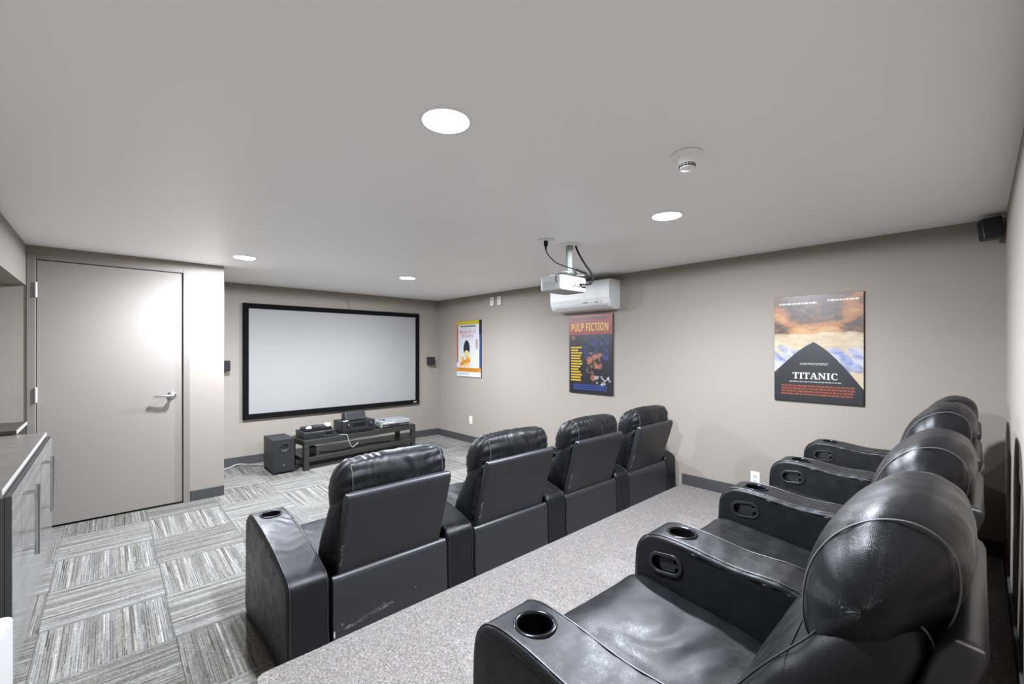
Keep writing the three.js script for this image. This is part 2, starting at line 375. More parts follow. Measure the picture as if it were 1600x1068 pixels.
{ // projector on its ceiling mount; its lens looks at the screen (-z)
  const t = thing('projector', 'white projector hung on a short ceiling pole with black cables', 'projector', [-1.4, H, 3.995]);
  mesh('ceiling_plate', merge([lathe([[0, -0.001], [0.1, -0.001], [0.1, -0.004], [0.096, -0.006], [0, -0.006]], 40), ...[0.4, 1.9, 3.5, 5.0].map((a) => { const g = cyl(0.006, 0.007, 0.004, 10, Math.cos(a) * 0.08, -0.01, Math.sin(a) * 0.08); return g; })]), M.fixture, t, 'round white ceiling plate');
  mesh('pole', merge([cyl(0.021, 0.021, 0.2, 24, 0, -0.205, 0), cyl(0.027, 0.027, 0.03, 24, 0, -0.036, 0), rbx(-0.033, -0.018, -0.2, -0.01, -0.012, 0.012, 0.003)]), M.projectorGrey, t);
  const ox = -0.055, oz = -0.015, yb = -0.372;
  mesh('mount_head', merge([lathe([[0, -0.2], [0.05, -0.2], [0.062, -0.206], [0.088, -0.212], [0.09, -0.224], [0.06, -0.23], [0.04, -0.245], [0, -0.245]], 40).translate(ox * 0.3, -0.005, oz * 0.3), ...[[-1, -1], [1, -1], [-1, 1], [1, 1]].map(([a, b]) => { const g = bx(-0.008, 0.008, -0.003, 0.003, 0, 0.13); g.rotateY(Math.atan2(a, b)); g.translate(ox * 0.4, -0.238, oz * 0.4); return g; })]), M.projectorGrey, t, 'grey white bracket under the pole');
  // body: rounded shell that narrows below
  const shell = new THREE.Shape(); const hw = 0.152, hd = 0.112, r = 0.035;
  shell.moveTo(-hw + r, -hd); shell.lineTo(hw - r, -hd); shell.quadraticCurveTo(hw, -hd, hw, -hd + r); shell.lineTo(hw, hd - r); shell.quadraticCurveTo(hw, hd, hw - r, hd);
  shell.lineTo(-hw + r, hd); shell.quadraticCurveTo(-hw, hd, -hw, hd - r); shell.lineTo(-hw, -hd + r); shell.quadraticCurveTo(-hw, -hd, -hw + r, -hd);
  const bg = new THREE.ExtrudeGeometry(shell, { depth: 0.078, bevelEnabled: true, bevelSize: 0.016, bevelThickness: 0.018, bevelOffset: -0.016, bevelSegments: 5, curveSegments: 8 });
  bg.rotateX(-Math.PI / 2); bg.translate(ox, yb + 0.018, oz);
  const body = mesh('body', bg, M.projector, t, 'white rounded projector housing');
  const slats = []; for (let k = 0; k < 9; k++) slats.push(bx(ox - hw - 0.0015, ox - hw + 0.002, yb + 0.026 + k * 0.0052, yb + 0.0285 + k * 0.0052, oz - 0.07, oz + 0.05));
  mesh('side_vent', merge(slats), M.projectorGrey, body, 'grey side vent');
  const pts = []; for (let k = 0; k < 7; k++) pts.push(rbx(ox - 0.02 + k * 0.022, ox - 0.006 + k * 0.022, yb + 0.03 + (k % 3 === 1 ? 0.012 : 0), yb + 0.042 + (k % 3 === 1 ? 0.012 : 0), oz + hd - 0.002, oz + hd + 0.0012, 0.0006, 1));
  mesh('ports', merge(pts), M.plastic, body, 'row of dark connector ports');
  const badge = cyl(0.017, 0.017, 0.002, 20); badge.rotateX(Math.PI / 2); badge.translate(ox - 0.085, yb + 0.055, oz + hd - 0.001); mesh('sensor_window', badge, M.projectorGrey, body);
  const lens = lathe([[0.0, -0.004], [0.028, -0.002], [0.03, 0.012], [0.036, 0.014], [0.037, 0]], 28); lens.rotateX(-Math.PI / 2); lens.translate(ox + 0.07, yb + 0.05, oz - hd); mesh('lens', lens, M.blackGloss, body, 'dark projector lens');
  mesh('signal_cable', tube([V(0.035, -0.004, 0.03), V(0.055, -0.07, 0.05), V(0.09, -0.16, 0.09), V(0.1, -0.22, 0.13), V(0.085, -0.29, 0.155), V(0.03, -0.318, 0.135), V(-0.0, -0.316, 0.1)], 0.0075, 60, 8), M.cableBlack, t, 'thick black signal cable');
  mesh('cable_loop', tube([V(0.03, -0.2, 0.07), V(0.07, -0.225, 0.1), V(0.12, -0.26, 0.1), V(0.13, -0.3, 0.11), V(0.1, -0.31, 0.105)], 0.004, 40, 8), M.cableBlack, t);
  mesh('safety_wire', tube([V(-0.02, -0.225, -0.02), V(-0.12, -0.25, 0.0), V(-0.2, -0.265, 0.04), V(-0.222, -0.3, 0.05), V(-0.208, -0.318, 0.05)], 0.0035, 40, 8), M.cableBlack, t);
}
{
  const t = thing('power_cable', 'thin black power cord plugged into a round ceiling plate beside the projector', 'cable', [-1.652, H, 3.976]);
  mesh('ceiling_plate', lathe([[0, -0.0005], [0.062, -0.0005], [0.06, -0.005], [0, -0.006]], 36), M.fixture, t, 'round white ceiling plate');
  mesh('plug', merge([rbx(-0.013, 0.013, -0.045, -0.005, -0.011, 0.011, 0.004), cyl(0.0055, 0.009, 0.028, 12, 0, -0.072, 0)]), M.cableBlack, t);
  mesh('cord', tube([V(0, -0.07, 0), V(0.006, -0.1, 0.01), V(0.06, -0.16, 0.04), V(0.13, -0.19, 0.08), V(0.21, -0.215, 0.13), V(0.27, -0.235, 0.15)], 0.0042, 50, 8), M.cableBlack, t);
  mesh('cord_plug', tube([V(0.2, -0.211, 0.125), V(0.235, -0.222, 0.14), V(0.285, -0.232, 0.155)], 0.009, 12, 10), M.cableBlack, t);
}
// ---------------------------------------------------------------- screen wall
{
  const x0 = -2.832, x1 = -0.376, y0 = 0.556, y1 = 1.992, w = 0.062, z0 = 0.001, z1 = 0.045;
  const t = thing('projection_screen', 'large white projection screen in a black velvet frame on the far wall', 'screen', [0, 0, 0]);
  mesh('screen_surface', bx(x0 + 0.03, x1 - 0.03, y0 + 0.03, y1 - 0.03, z0 + 0.004, 0.028), M.screen, t, 'plain white screen surface');
  const bars = [[x0, x1, y1 - w, y1], [x0, x1, y0, y0 + w], [x0, x0 + w, y0 + w, y1 - w], [x1 - w, x1, y0 + w, y1 - w]];
  bars.forEach(([a, b, c, d], i) => {
    const m = mesh('frame_bar', rbx(a, b, c, d, z0, z1, 0.004, 3), M.velvet, t, 'black velvet frame bar');
    if (i === 1) mesh('emblem', merge([rbx(b - 0.105, b - 0.078, 0.577, 0.591, z1 - 0.001, z1 + 0.0012, 0.0008, 1), rbx(b - 0.074, b - 0.05, 0.58, 0.59, z1 - 0.001, z1 + 0.0012, 0.0008, 1)]), M.white, m, 'tiny pale maker mark');
  });
}
single('hanging_wire', merge([tube([V(-1.612, 2.136, 0.003), V(-1.58, 2.146, 0.008), V(-1.54, 2.12, 0.012), V(-1.51, 2.06, 0.014), V(-1.498, 1.985, 0.02)], 0.003, 30, 6), cyl(0.007, 0.007, 0.006, 12).rotateX(Math.PI / 2).translate(-1.612, 2.136, 0)]), M.frame, 'thin taupe wire hanging on the wall above the screen frame', 'wire');
function cubeSpeaker(label, x, y, z, turn, tilt, grp) {
  const t = thing('satellite_speaker', label, 'speaker', [x, y, z], turn, grp);
  const b = mesh('cabinet', rbx(-0.052, 0.052, -0.062, 0.062, 0.018, 0.105, 0.008), M.plastic, t);
  const g = mesh('grille', rbx(-0.047, 0.047, -0.057, 0.057, 0.1, 0.111, 0.006), M.grille, t, 'black cloth grille');
  b.rotation.x = tilt; g.rotation.x = tilt;
  mesh('bracket', merge([rbx(-0.02, 0.02, -0.03, 0.03, 0, 0.006, 0.002), cyl(0.008, 0.008, 0.022, 12).rotateX(Math.PI / 2).translate(0, 0, 0.003)]), M.darkSteel, t, 'small metal wall bracket');
  return t;
}
cubeSpeaker('small black cube speaker on the wall between the screen and the poster wall', -0.172, 1.237, 0.0, 0, 0, 'small black satellite speakers');
cubeSpeaker('small black cube speaker half hidden by the door wall beside the screen', -3.025, 1.225, 0.0, 0, 0, 'small black satellite speakers');
cubeSpeaker('black cube speaker mounted high in the corner above the rear recliners', -0.125, 2.152, BW, Math.PI + 0.12, 0.1, 'small black satellite speakers');

// ---------------------------------------------------------------- media bench and what stands on it
{
  const th = 0.0972, P0 = [-2.343, 0, 0.824], W = 1.56, D = 0.44, x0 = -0.025;
  const t = thing('media_bench', 'low dark brown wood media bench with a shelf under the screen', 'tv stand', P0, th);
  mesh('top', rbx(x0, x0 + W, 0.288, 0.351, -D, 0, 0.004), M.standWood, t);
  mesh('shelf', rbx(x0 + 0.01, x0 + W - 0.01, 0.098, 0.142, -D + 0.01, -0.004, 0.003), M.standWood, t);
  for (const a of [x0, x0 + W - 0.057]) for (const b of [-D, -0.057]) mesh('leg', rbx(a, a + 0.057, 0, 0.289, b, b + 0.057, 0.003), M.standWood, t);
  // local placing on the bench top
  const at = (u, n) => { const e = [Math.cos(th), -Math.sin(th)], q = [Math.sin(th), Math.cos(th)]; return [P0[0] + u * e[0] + n * q[0], P0[2] + u * e[1] + n * q[1]]; };
  const Y = 0.3515;
  // lower and upper player
  const put = (name, label, cat, u, n, turn, y = Y) => { const [x, z] = at(u, n); return thing(name, label, cat, [x, y, z], turn); };
  const pl = put('disc_player', 'black disc player with silver trim at the end of the bench near the subwoofer', 'player', 0.19, -0.075, 0.02);
  mesh('body', rbx(-0.185, 0.185, 0.006, 0.082, -0.29, 0, 0.003), M.plastic, pl);
  mesh('trim_strip', rbx(-0.184, 0.184, 0.064, 0.073, -0.002, 0.003, 0.001, 1), M.darkSteel, pl, 'silver trim strip');
  mesh('disc_tray', rbx(-0.17, 0.03, 0.03, 0.05, -0.002, 0.002, 0.001, 1), M.black, pl);
  mesh('display', merge([rbx(0.07, 0.15, 0.022, 0.058, -0.002, 0.0025, 0.001, 1)]), M.blackGloss, pl);
  mesh('display_rim', merge([rbx(0.06, 0.066, 0.016, 0.062, -0.001, 0.004, 0.001, 1), rbx(0.06, 0.165, 0.012, 0.018, -0.001, 0.004, 0.001, 1), rbx(0.155, 0.161, 0.016, 0.062, -0.001, 0.004, 0.001, 1)]), M.darkSteel, pl, 'silver rim around the display');
  for (const a of [-0.15, 0.15]) for (const b of [-0.26, -0.03]) mesh('foot', cyl(0.012, 0.012, 0.007, 14, a, 0, b), M.black, pl);
  const p2 = put('set_top_box', 'flat black box lying on the disc player under remotes', 'media box', 0.2, -0.1, 0.05, Y + 0.0825);
  mesh('body', rbx(-0.15, 0.15, 0.003, 0.036, -0.22, 0, 0.004), M.plastic, p2);
  mesh('front_strip', rbx(-0.148, 0.148, 0.01, 0.026, -0.002, 0.002, 0.001, 1), M.blackGloss, p2);
  const remote = (label, u, n, turn, l, y) => {
    const r = put('remote_control', label, 'remote', u, n, turn, y);
    mesh('body', rbx(-l / 2, l / 2, 0, 0.018, -0.024, 0.024, 0.006), M.plastic, r);
    for (let k = 0; k < 5; k++) mesh('button', rbx(-l * 0.35 + k * l * 0.16, -l * 0.35 + k * l * 0.16 + 0.012, 0.017, 0.0195, -0.012, 0.012, 0.001, 1), M.darkSteel, r);
  };
  remote('black remote control lying across the set top box', 0.2, -0.12, 0.1, 0.19, Y + 0.1192);
  remote('dark remote control lying askew behind the other remote', 0.24, -0.2, -0.35, 0.17, Y + 0.1192);
  const mo = put('white_gadget', 'small white rounded gadget at the end of the set top box', 'gadget', 0.085, -0.13, 0.2, Y + 0.1192);
  mesh('shell', new THREE.SphereGeometry(0.034, 24, 14, 0, Math.PI * 2, 0, Math.PI / 2).scale(1.15, 0.75, 0.8), M.white, mo); mesh('base', cyl(0.033, 0.034, 0.003, 24).scale(1.15, 1, 0.8), M.whiteGrey, mo);
  const ad = put('power_adapter', 'small white power adapter standing on the set top box', 'adapter', 0.305, -0.12, 0.4, Y + 0.1192);
  mesh('body', rbx(-0.033, 0.033, 0, 0.042, -0.024, 0.024, 0.006), M.white, ad); mesh('prongs', merge([bx(0.033, 0.047, 0.015, 0.017, -0.01, -0.004), bx(0.033, 0.047, 0.015, 0.017, 0.004, 0.01)]), M.steel, ad);
  // receiver
  const rc = put('av_receiver', 'black audio video receiver with a dark display window mid bench', 'receiver', 0.69, -0.045, 0.035);
  mesh('body', rbx(-0.21, 0.21, 0.012, 0.148, -0.3, 0, 0.004), M.plastic, rc);
  mesh('front_panel', rbx(-0.213, 0.213, 0.01, 0.15, -0.004, 0.008, 0.003), M.plastic, rc);
  mesh('display', rbx(-0.09, 0.08, 0.078, 0.12, 0.006, 0.0095, 0.001, 1), M.blackGloss, rc, 'dark display window');
  for (const [a, y, r] of [[-0.15, 0.1, 0.022], [0.15, 0.1, 0.024]]) {
    const k = cyl(r * 0.9, r, 0.018, 28); k.rotateX(Math.PI / 2); k.translate(a, y, 0.007); const kn = mesh('knob', k, M.plastic, rc);
    mesh('knob_mark', bx(a - 0.002, a + 0.002, y + r * 0.3, y + r * 0.95, 0.0255, 0.0265), M.white, kn);
  }
  for (let k = 0; k < 9; k++) mesh('button', rbx(-0.16 + k * 0.036, -0.142 + k * 0.036, 0.05, 0.057, 0.007, 0.011, 0.001, 1), M.darkSteel, rc);
  mesh('lower_strip', rbx(-0.2, 0.2, 0.022, 0.034, 0.007, 0.0105, 0.001, 1), M.blackGloss, rc);
  const vg = []; for (let k = 0; k < 10; k++) vg.push(bx(-0.15 + k * 0.033, -0.135 + k * 0.033, 0.1475, 0.1492, -0.25, -0.06)); mesh('top_vents', merge(vg), M.black, rc);
  for (const a of [-0.17, 0.17]) for (const b of [-0.26, -0.03]) mesh('foot', cyl(0.018, 0.016, 0.0125, 16, a, 0, b), M.black, rc);
  // centre speaker on the receiver, tipped back
  const cs = put('centre_speaker', 'black wedge shaped centre speaker standing on the receiver', 'speaker', 0.67, -0.1, 0.03, Y + 0.1485);
  const sp = new THREE.Shape([[0, 0], [0.02, 0.008], [-0.025, 0.105], [-0.05, 0.112], [-0.12, 0.085], [-0.12, 0]].map(([a, b]) => new THREE.Vector2(a, b)));
  const sg = new THREE.ExtrudeGeometry(sp, { depth: 0.262, bevelEnabled: true, bevelSize: 0.006, bevelThickness: 0.006, bevelOffset: -0.006, bevelSegments: 3 }); sg.rotateY(-Math.PI / 2); sg.translate(0.131, 0.001, 0);
  sg.rotateY(0); mesh('cabinet', mirrorZ(sg), M.plastic, cs);
  const gr = rbx(-0.122, 0.122, 0.0, 0.095, -0.002, 0.003, 0.002, 2); gr.rotateX(-0.43); gr.translate(0, 0.012, 0.0215); mesh('grille', gr, M.grille, cs, 'dark cloth grille');
  const wr = put('pale_remote', 'small pale remote lying on the receiver beside the centre speaker', 'remote', 0.525, -0.085, 0.5, Y + 0.151);
  mesh('body', rbx(-0.036, 0.036, 0, 0.012, -0.017, 0.017, 0.004), M.whiteGrey, wr); for (let k = 0; k < 3; k++) mesh('button', rbx(-0.02 + k * 0.016, -0.011 + k * 0.016, 0.0115, 0.0135, -0.007, 0.007, 0.001, 1), M.darkSteel, wr);
  // silver recorder
  const vc = put('silver_recorder', 'silver disc and tape recorder at the end of the bench nearest the poster wall', 'player', 1.225, -0.02, 0.03);
  mesh('body', rbx(-0.22, 0.22, 0.008, 0.092, -0.3, 0, 0.005), M.silver, vc, 'silver metal casing');
  mesh('lower_front', rbx(-0.205, 0.205, 0.012, 0.048, -0.002, 0.003, 0.001, 1), M.plastic, vc, 'dark lower front strip');
  mesh('tray', rbx(-0.19, -0.02, 0.06, 0.074, -0.002, 0.003, 0.001, 1), M.whiteGrey, vc);
  for (let k = 0; k < 5; k++) mesh('button', rbx(0.06 + k * 0.026, 0.077 + k * 0.026, 0.022, 0.034, 0.001, 0.006, 0.001, 1), M.steel, vc);
  for (let k = 0; k < 3; k++) mesh('button', rbx(-0.19 + k * 0.028, -0.17 + k * 0.028, 0.02, 0.034, 0.001, 0.006, 0.001, 1), M.steel, vc);
  for (const a of [-0.19, 0.19]) for (const b of [-0.27, -0.03]) mesh('foot', cyl(0.013, 0.012, 0.009, 14, a, 0, b), M.black, vc);
  mesh('power_lead', tube([V(-0.16, 0.096, -0.2), V(-0.12, 0.099, -0.12), V(-0.15, 0.097, -0.06), V(-0.235, 0.06, -0.1), V(-0.24, 0.012, -0.2)], 0.004, 40, 6), M.cableBlack, vc);
  // cables of the bench
  { const pts = [[0.43, 0.357, -0.05], [0.465, 0.357, -0.01], [0.49, 0.352, 0.012], [0.505, 0.3, 0.018], [0.53, 0.23, 0.022], [0.56, 0.19, 0.02], [0.6, 0.2, 0.006], [0.66, 0.225, -0.02]];
    single('audio_cable', tube(pts.map(([u, y, n]) => { const [x, z] = at(u, n); return V(x, y, z); }), 0.0045, 60, 8), M.cableWhite, 'pale audio cable looping over the front of the media bench', 'cable'); }
  { const pts = [[0.12, 0.279, -0.06], [0.3, 0.272, -0.05], [0.5, 0.276, -0.04], [0.72, 0.27, -0.04], [0.95, 0.28, -0.04], [1.16, 0.279, -0.06]];
    single('clipped_cable', tube(pts.map(([u, y, n]) => { const [x, z] = at(u, n); return V(x, y, z); }), 0.0045, 60, 8), M.cableWhite, 'pale cable clipped along the underside of the bench top', 'cable'); }
  { const pts = [[0.24, 0.1485, -0.2], [0.4, 0.1485, -0.12], [0.6, 0.1485, -0.14], [0.8, 0.1485, -0.2], [1.05, 0.1485, -0.16], [1.2, 0.1485, -0.12]];
    single('black_lead', tube(pts.map(([u, y, n]) => { const [x, z] = at(u, n); return V(x, y, z); }), 0.005, 60, 8), M.cableBlack, 'black lead lying along the bench shelf', 'cable'); }
  const bk = put('cable_box', 'small black box at the subwoofer end of the bench shelf', 'box', 0.12, -0.2, 0.1, 0.1425);
  mesh('body', rbx(-0.06, 0.06, 0, 0.1, -0.06, 0.06, 0.012), M.black, bk); mesh('lid', rbx(-0.052, 0.052, 0.098, 0.106, -0.052, 0.052, 0.003), M.plastic, bk);
  { const [x1, z1] = at(0.03, -0.36); single('speaker_wire', tube([V(x1 + 0.03, 0.372, z1 + 0.02), V(x1 - 0.02, 0.385, z1 - 0.03), V(x1 - 0.06, 0.37, z1 - 0.07), V(x1 - 0.1, 0.25, z1 - 0.13), V(x1 - 0.1, 0.012, z1 - 0.2)], 0.006, 50, 8), M.cableWhite, 'pale cable arching from the bench top down behind the subwoofer', 'cable'); }
}
function mirrorZ(g) { return g; }
single('floor_cable', merge([tube([V(-3.3, 0.008, 0.2), V(-3.0, 0.01, 0.1), V(-2.9, 0.03, 0.07), V(-2.8, 0.02, 0.1), V(-2.62, 0.012, 0.3)], 0.0075, 50, 8)]), M.cableWhite, 'pale grey cable running along the baseboard to the subwoofer', 'cable');
{
  const t = thing('subwoofer', 'black box subwoofer with a round port on the floor beside the bench', 'subwoofer', [-2.569, 0, 0.765], 0.0);
  const w = 0.113;
  mesh('cabinet', rbx(-w, w, 0.03, 0.392, -0.4, -0.014, 0.004), M.vinyl, t);
  const s = new THREE.Shape([[-w, 0.022], [w, 0.022], [w, 0.395], [-w, 0.395]].map(([a, b]) => new THREE.Vector2(a, b))); const h = new THREE.Path(); h.absarc(0.004, 0.3, 0.042, 0, Math.PI * 2, true); s.holes.push(h);
  const fp = new THREE.ExtrudeGeometry(s, { depth: 0.012, bevelEnabled: true, bevelSize: 0.004, bevelThickness: 0.004, bevelOffset: -0.004, bevelSegments: 3, curveSegments: 32 }); fp.translate(0, 0, -0.013);
  mesh('front_panel', fp, M.plastic, t, 'smooth dark front panel');
  const port = lathe([[0.05, 0.004], [0.047, 0.007], [0.041, 0.003], [0.034, -0.012], [0.032, -0.012]], 40); port.rotateX(Math.PI / 2); port.translate(0.004, 0.3, 0.002); mesh('port_ring', port, M.vinyl, t, 'flared port ring');
  const hole = new THREE.CircleGeometry(0.034, 32); hole.translate(0.004, 0.3, -0.0105); mesh('port', hole, M.black, t);
  mesh('emblem', merge([rbx(-0.012, 0.016, 0.098, 0.106, 0.002, 0.0055, 0.001, 1), rbx(-0.004, 0.008, 0.088, 0.0965, 0.002, 0.0055, 0.001, 1)]), M.darkSteel, t, 'small metal emblem');
  for (const [a, b] of [[-w + 0.02, -0.03], [w - 0.02, -0.03], [-w + 0.02, -0.37], [w - 0.02, -0.37]]) mesh('foot', rbx(a - 0.018, a + 0.018, 0, 0.032, b - 0.018, b + 0.018, 0.004, 2), M.black, t);
}
console.log('media done');

// ---------------------------------------------------------------- poster wall
function poster(name, label, z0, z1, y0, y1, draw) {
  const w = z1 - z0, h = y1 - y0, t = thing(name, label, 'poster', [-0.002, (y0 + y1) / 2, (z0 + z1) / 2], -Math.PI / 2);
  mesh('backing_board', rbx(-w / 2, w / 2, -h / 2, h / 2, 0, 0.016, 0.002, 2), M.black, t);
  const pg = new THREE.PlaneGeometry(w - 0.003, h - 0.003); pg.translate(0, 0, 0.0166);
  mesh('print', pg, std(0xc4c4c4, 0.38, { map: canvasTex(Math.round(900 * w / h), 900, draw) }), t, 'colour print');
}
function blotch(c, x, y, rx, ry, col, rot = 0) { c.save(); c.translate(x, y); c.rotate(rot); c.scale(rx, ry); c.beginPath(); c.arc(0, 0, 1, 0, 7); c.fillStyle = col; c.fill(); c.restore(); }
function bars(c, x, y, w, h, rows, col, ragged = 0.15) { for (let r = 0; r < rows; r++) { let a = x + rnd() * w * ragged * 0.5; const end = x + w - rnd() * w * ragged; while (a < end) { const l = 8 + rnd() * 26; c.fillStyle = col; c.fillRect(a, y + r * h * 1.55, Math.min(l, end - a), h); a += l + 5; } } }
poster('wide_poster', 'large amber and dark poster with white serif title above the rear recliner arms', 5.0226, 5.6009, 1.0063, 1.8448, (c, w, h) => {
  c.fillStyle = '#d8c6a4'; c.fillRect(0, 0, w, h);
  c.fillStyle = '#a9743f'; c.fillRect(0, 0, w, h * 0.36); for (let k = 0; k < 1400; k++) { const u = rnd(), q = rnd(), y = q * h * 0.4, m = vn(u * 3.1 + 4, q * 2.2, 5) + vn(u * 7, q * 5, 8) * 0.4; blotch(c, u * w, y, 10 + rnd() * 34, 5 + rnd() * 14, m < -0.12 ? 'rgba(52,34,24,0.16)' : m < 0.25 ? 'rgba(186,112,50,0.16)' : 'rgba(228,172,108,0.16)', -0.5 + rnd()); }
  for (let k = 0; k < 110; k++) { const y = h * (0.36 + 0.14 * rnd()); blotch(c, rnd() * w, y, 30 + rnd() * 60, 8 + rnd() * 16, rnd() < 0.5 ? 'rgba(226,206,170,0.5)' : 'rgba(206,182,148,0.5)', rnd() * 0.6 - 0.3); }
  for (let k = 0; k < 120; k++) { const y = h * (0.5 + 0.2 * rnd()); blotch(c, rnd() * w, y, 24 + rnd() * 40, 10 + rnd() * 20, rnd() < 0.5 ? 'rgba(110,128,196,0.4)' : 'rgba(205,208,222,0.45)', rnd()); }
  c.fillStyle = '#26262b'; c.beginPath(); c.moveTo(0, h); c.lineTo(0, h * 0.73); c.bezierCurveTo(w * 0.18, h * 0.6, w * 0.3, h * 0.5, w * 0.47, h * 0.44); c.bezierCurveTo(w * 0.66, h * 0.52, w * 0.84, h * 0.7, w, h * 0.86); c.lineTo(w, h); c.fill();
  c.fillStyle = '#f4f1ea'; c.textAlign = 'center'; c.font = 'bold 74px serif'; c.fillText('TITANIC', w * 0.48, h * 0.785, w * 0.54);
  bars(c, w * 0.3, h * 0.635, w * 0.36, 7, 2, 'rgba(235,230,220,0.7)', 0.1); bars(c, w * 0.18, h * 0.808, w * 0.6, 8, 1, 'rgba(235,230,220,0.8)', 0.03);
  bars(c, w * 0.05, h * 0.065, w * 0.46, 15, 1, 'rgba(250,246,236,0.85)', 0.04); bars(c, w * 0.62, h * 0.052, w * 0.34, 15, 1, 'rgba(250,246,236,0.85)', 0.04);
  bars(c, w * 0.07, h * 0.845, w * 0.86, 15, 4, '#9c4a2c', 0.05);
});
poster('tall_poster', 'dark blue poster with red band and yellow title below the air conditioner', 2.8506, 3.4577, 0.9131, 1.8159, (c, w, h) => {
  c.fillStyle = '#1b1a22'; c.fillRect(0, 0, w, h); c.fillStyle = '#a33020'; c.fillRect(0, 0, w, h * 0.25);
  for (let k = 0; k < 60; k++) { blotch(c, rnd() * w, rnd() * h * 0.24, 10 + rnd() * 50, 3 + rnd() * 6, rnd() < 0.5 ? 'rgba(200,64,36,0.35)' : 'rgba(110,26,20,0.4)'); }
  c.fillStyle = '#5b1d1a'; c.fillRect(w * 0.06, h * 0.03, w * 0.8, h * 0.035);
  for (let k = 0; k < 70; k++) blotch(c, w * (0.35 + 0.65 * rnd()), h * (0.27 + 0.3 * rnd()), 8 + rnd() * 40, 6 + rnd() * 24, rnd() < 0.55 ? 'rgba(52,70,150,0.5)' : 'rgba(22,24,44,0.6)', rnd());
  for (let k = 0; k < 26; k++) blotch(c, w * (0.45 + 0.3 * rnd()), h * (0.48 + 0.32 * rnd()), 12 + rnd() * 26, 14 + rnd() * 30, rnd() < 0.5 ? 'rgba(196,120,88,0.75)' : 'rgba(26,20,24,0.85)', rnd() * 3);
  for (let k = 0; k < 14; k++) blotch(c, w * (0.6 + 0.35 * rnd()), h * (0.76 + 0.12 * rnd()), 10 + rnd() * 20, 5 + rnd() * 10, 'rgba(215,205,195,0.8)', rnd() * 3);
  c.fillStyle = '#f2c41c'; c.textAlign = 'center'; c.font = 'bold 120px sans-serif'; c.save(); c.translate(w * 0.48, h * 0.205); c.scale(1, 1.05); c.fillText('PULP FICTION', 0, 0, w * 0.88); c.restore();
  c.strokeStyle = '#d9892a'; c.lineWidth = 8; c.beginPath(); c.arc(w * 0.1, h * 0.29, 18, 0, 7); c.stroke();
  for (let r = 0; r < 13; r++) { c.fillStyle = '#e5b82a'; const l = w * (0.17 + 0.11 * rnd()); c.fillRect(w * 0.04, h * (0.405 + r * 0.035), l, h * 0.02); }
  bars(c, w * 0.08, h * 0.885, w * 0.84, 15, 3, '#33489a', 0.06);
});
poster('white_poster', 'white poster with yellow top and pink title near the screen corner', 0.5736, 1.1754, 1.0037, 1.8598, (c, w, h) => {
  c.fillStyle = '#e9e7ea'; c.fillRect(0, 0, w, h); c.fillStyle = '#d6c032'; c.fillRect(0, 0, w * 0.94, h * 0.07); c.fillStyle = '#16203a'; c.fillRect(w * 0.93, 0, w * 0.07, h * 0.25); c.fillStyle = '#2d5aa8'; c.fillRect(w * 0.94, h * 0.25, w * 0.06, h * 0.6);
  c.fillStyle = '#c96a3a'; c.fillRect(0, h * 0.07, w * 0.06, h * 0.68); c.fillStyle = '#dd9a2e'; c.fillRect(0, h * 0.84, w, h * 0.075); c.fillStyle = '#f3f0f0'; c.fillRect(0, h * 0.915, w, h * 0.085);
  bars(c, w * 0.14, h * 0.085, w * 0.7, 26, 1, '#5a5a66', 0.05); bars(c, w * 0.26, h * 0.14, w * 0.4, 8, 1, '#9a98a0', 0.05);
  c.fillStyle = '#c0486e'; c.textAlign = 'center'; c.font = 'bold 66px serif'; c.fillText('BREAKFAST AT', w * 0.46, h * 0.225, w * 0.7); c.fillText("TIFFANY'S", w * 0.44, h * 0.3, w * 0.5);
  blotch(c, w * 0.42, h * 0.5, w * 0.13, h * 0.15, '#232630'); blotch(c, w * 0.42, h * 0.6, w * 0.11, h * 0.07, '#e8d79a');
  for (let k = 0; k < 30; k++) blotch(c, w * (0.2 + 0.35 * rnd()), h * (0.66 + 0.16 * rnd()), 20 + rnd() * 40, 12 + rnd() * 26, rnd() < 0.6 ? 'rgba(226,140,40,0.8)' : 'rgba(240,200,80,0.8)', rnd() * 3);
  blotch(c, w * 0.84, h * 0.42, w * 0.05, h * 0.1, '#c8a494'); bars(c, w * 0.08, h * 0.855, w * 0.84, 16, 2, '#c47a20', 0.05); bars(c, w * 0.08, h * 0.935, w * 0.5, 10, 2, '#a8a4a8', 0.1);
});
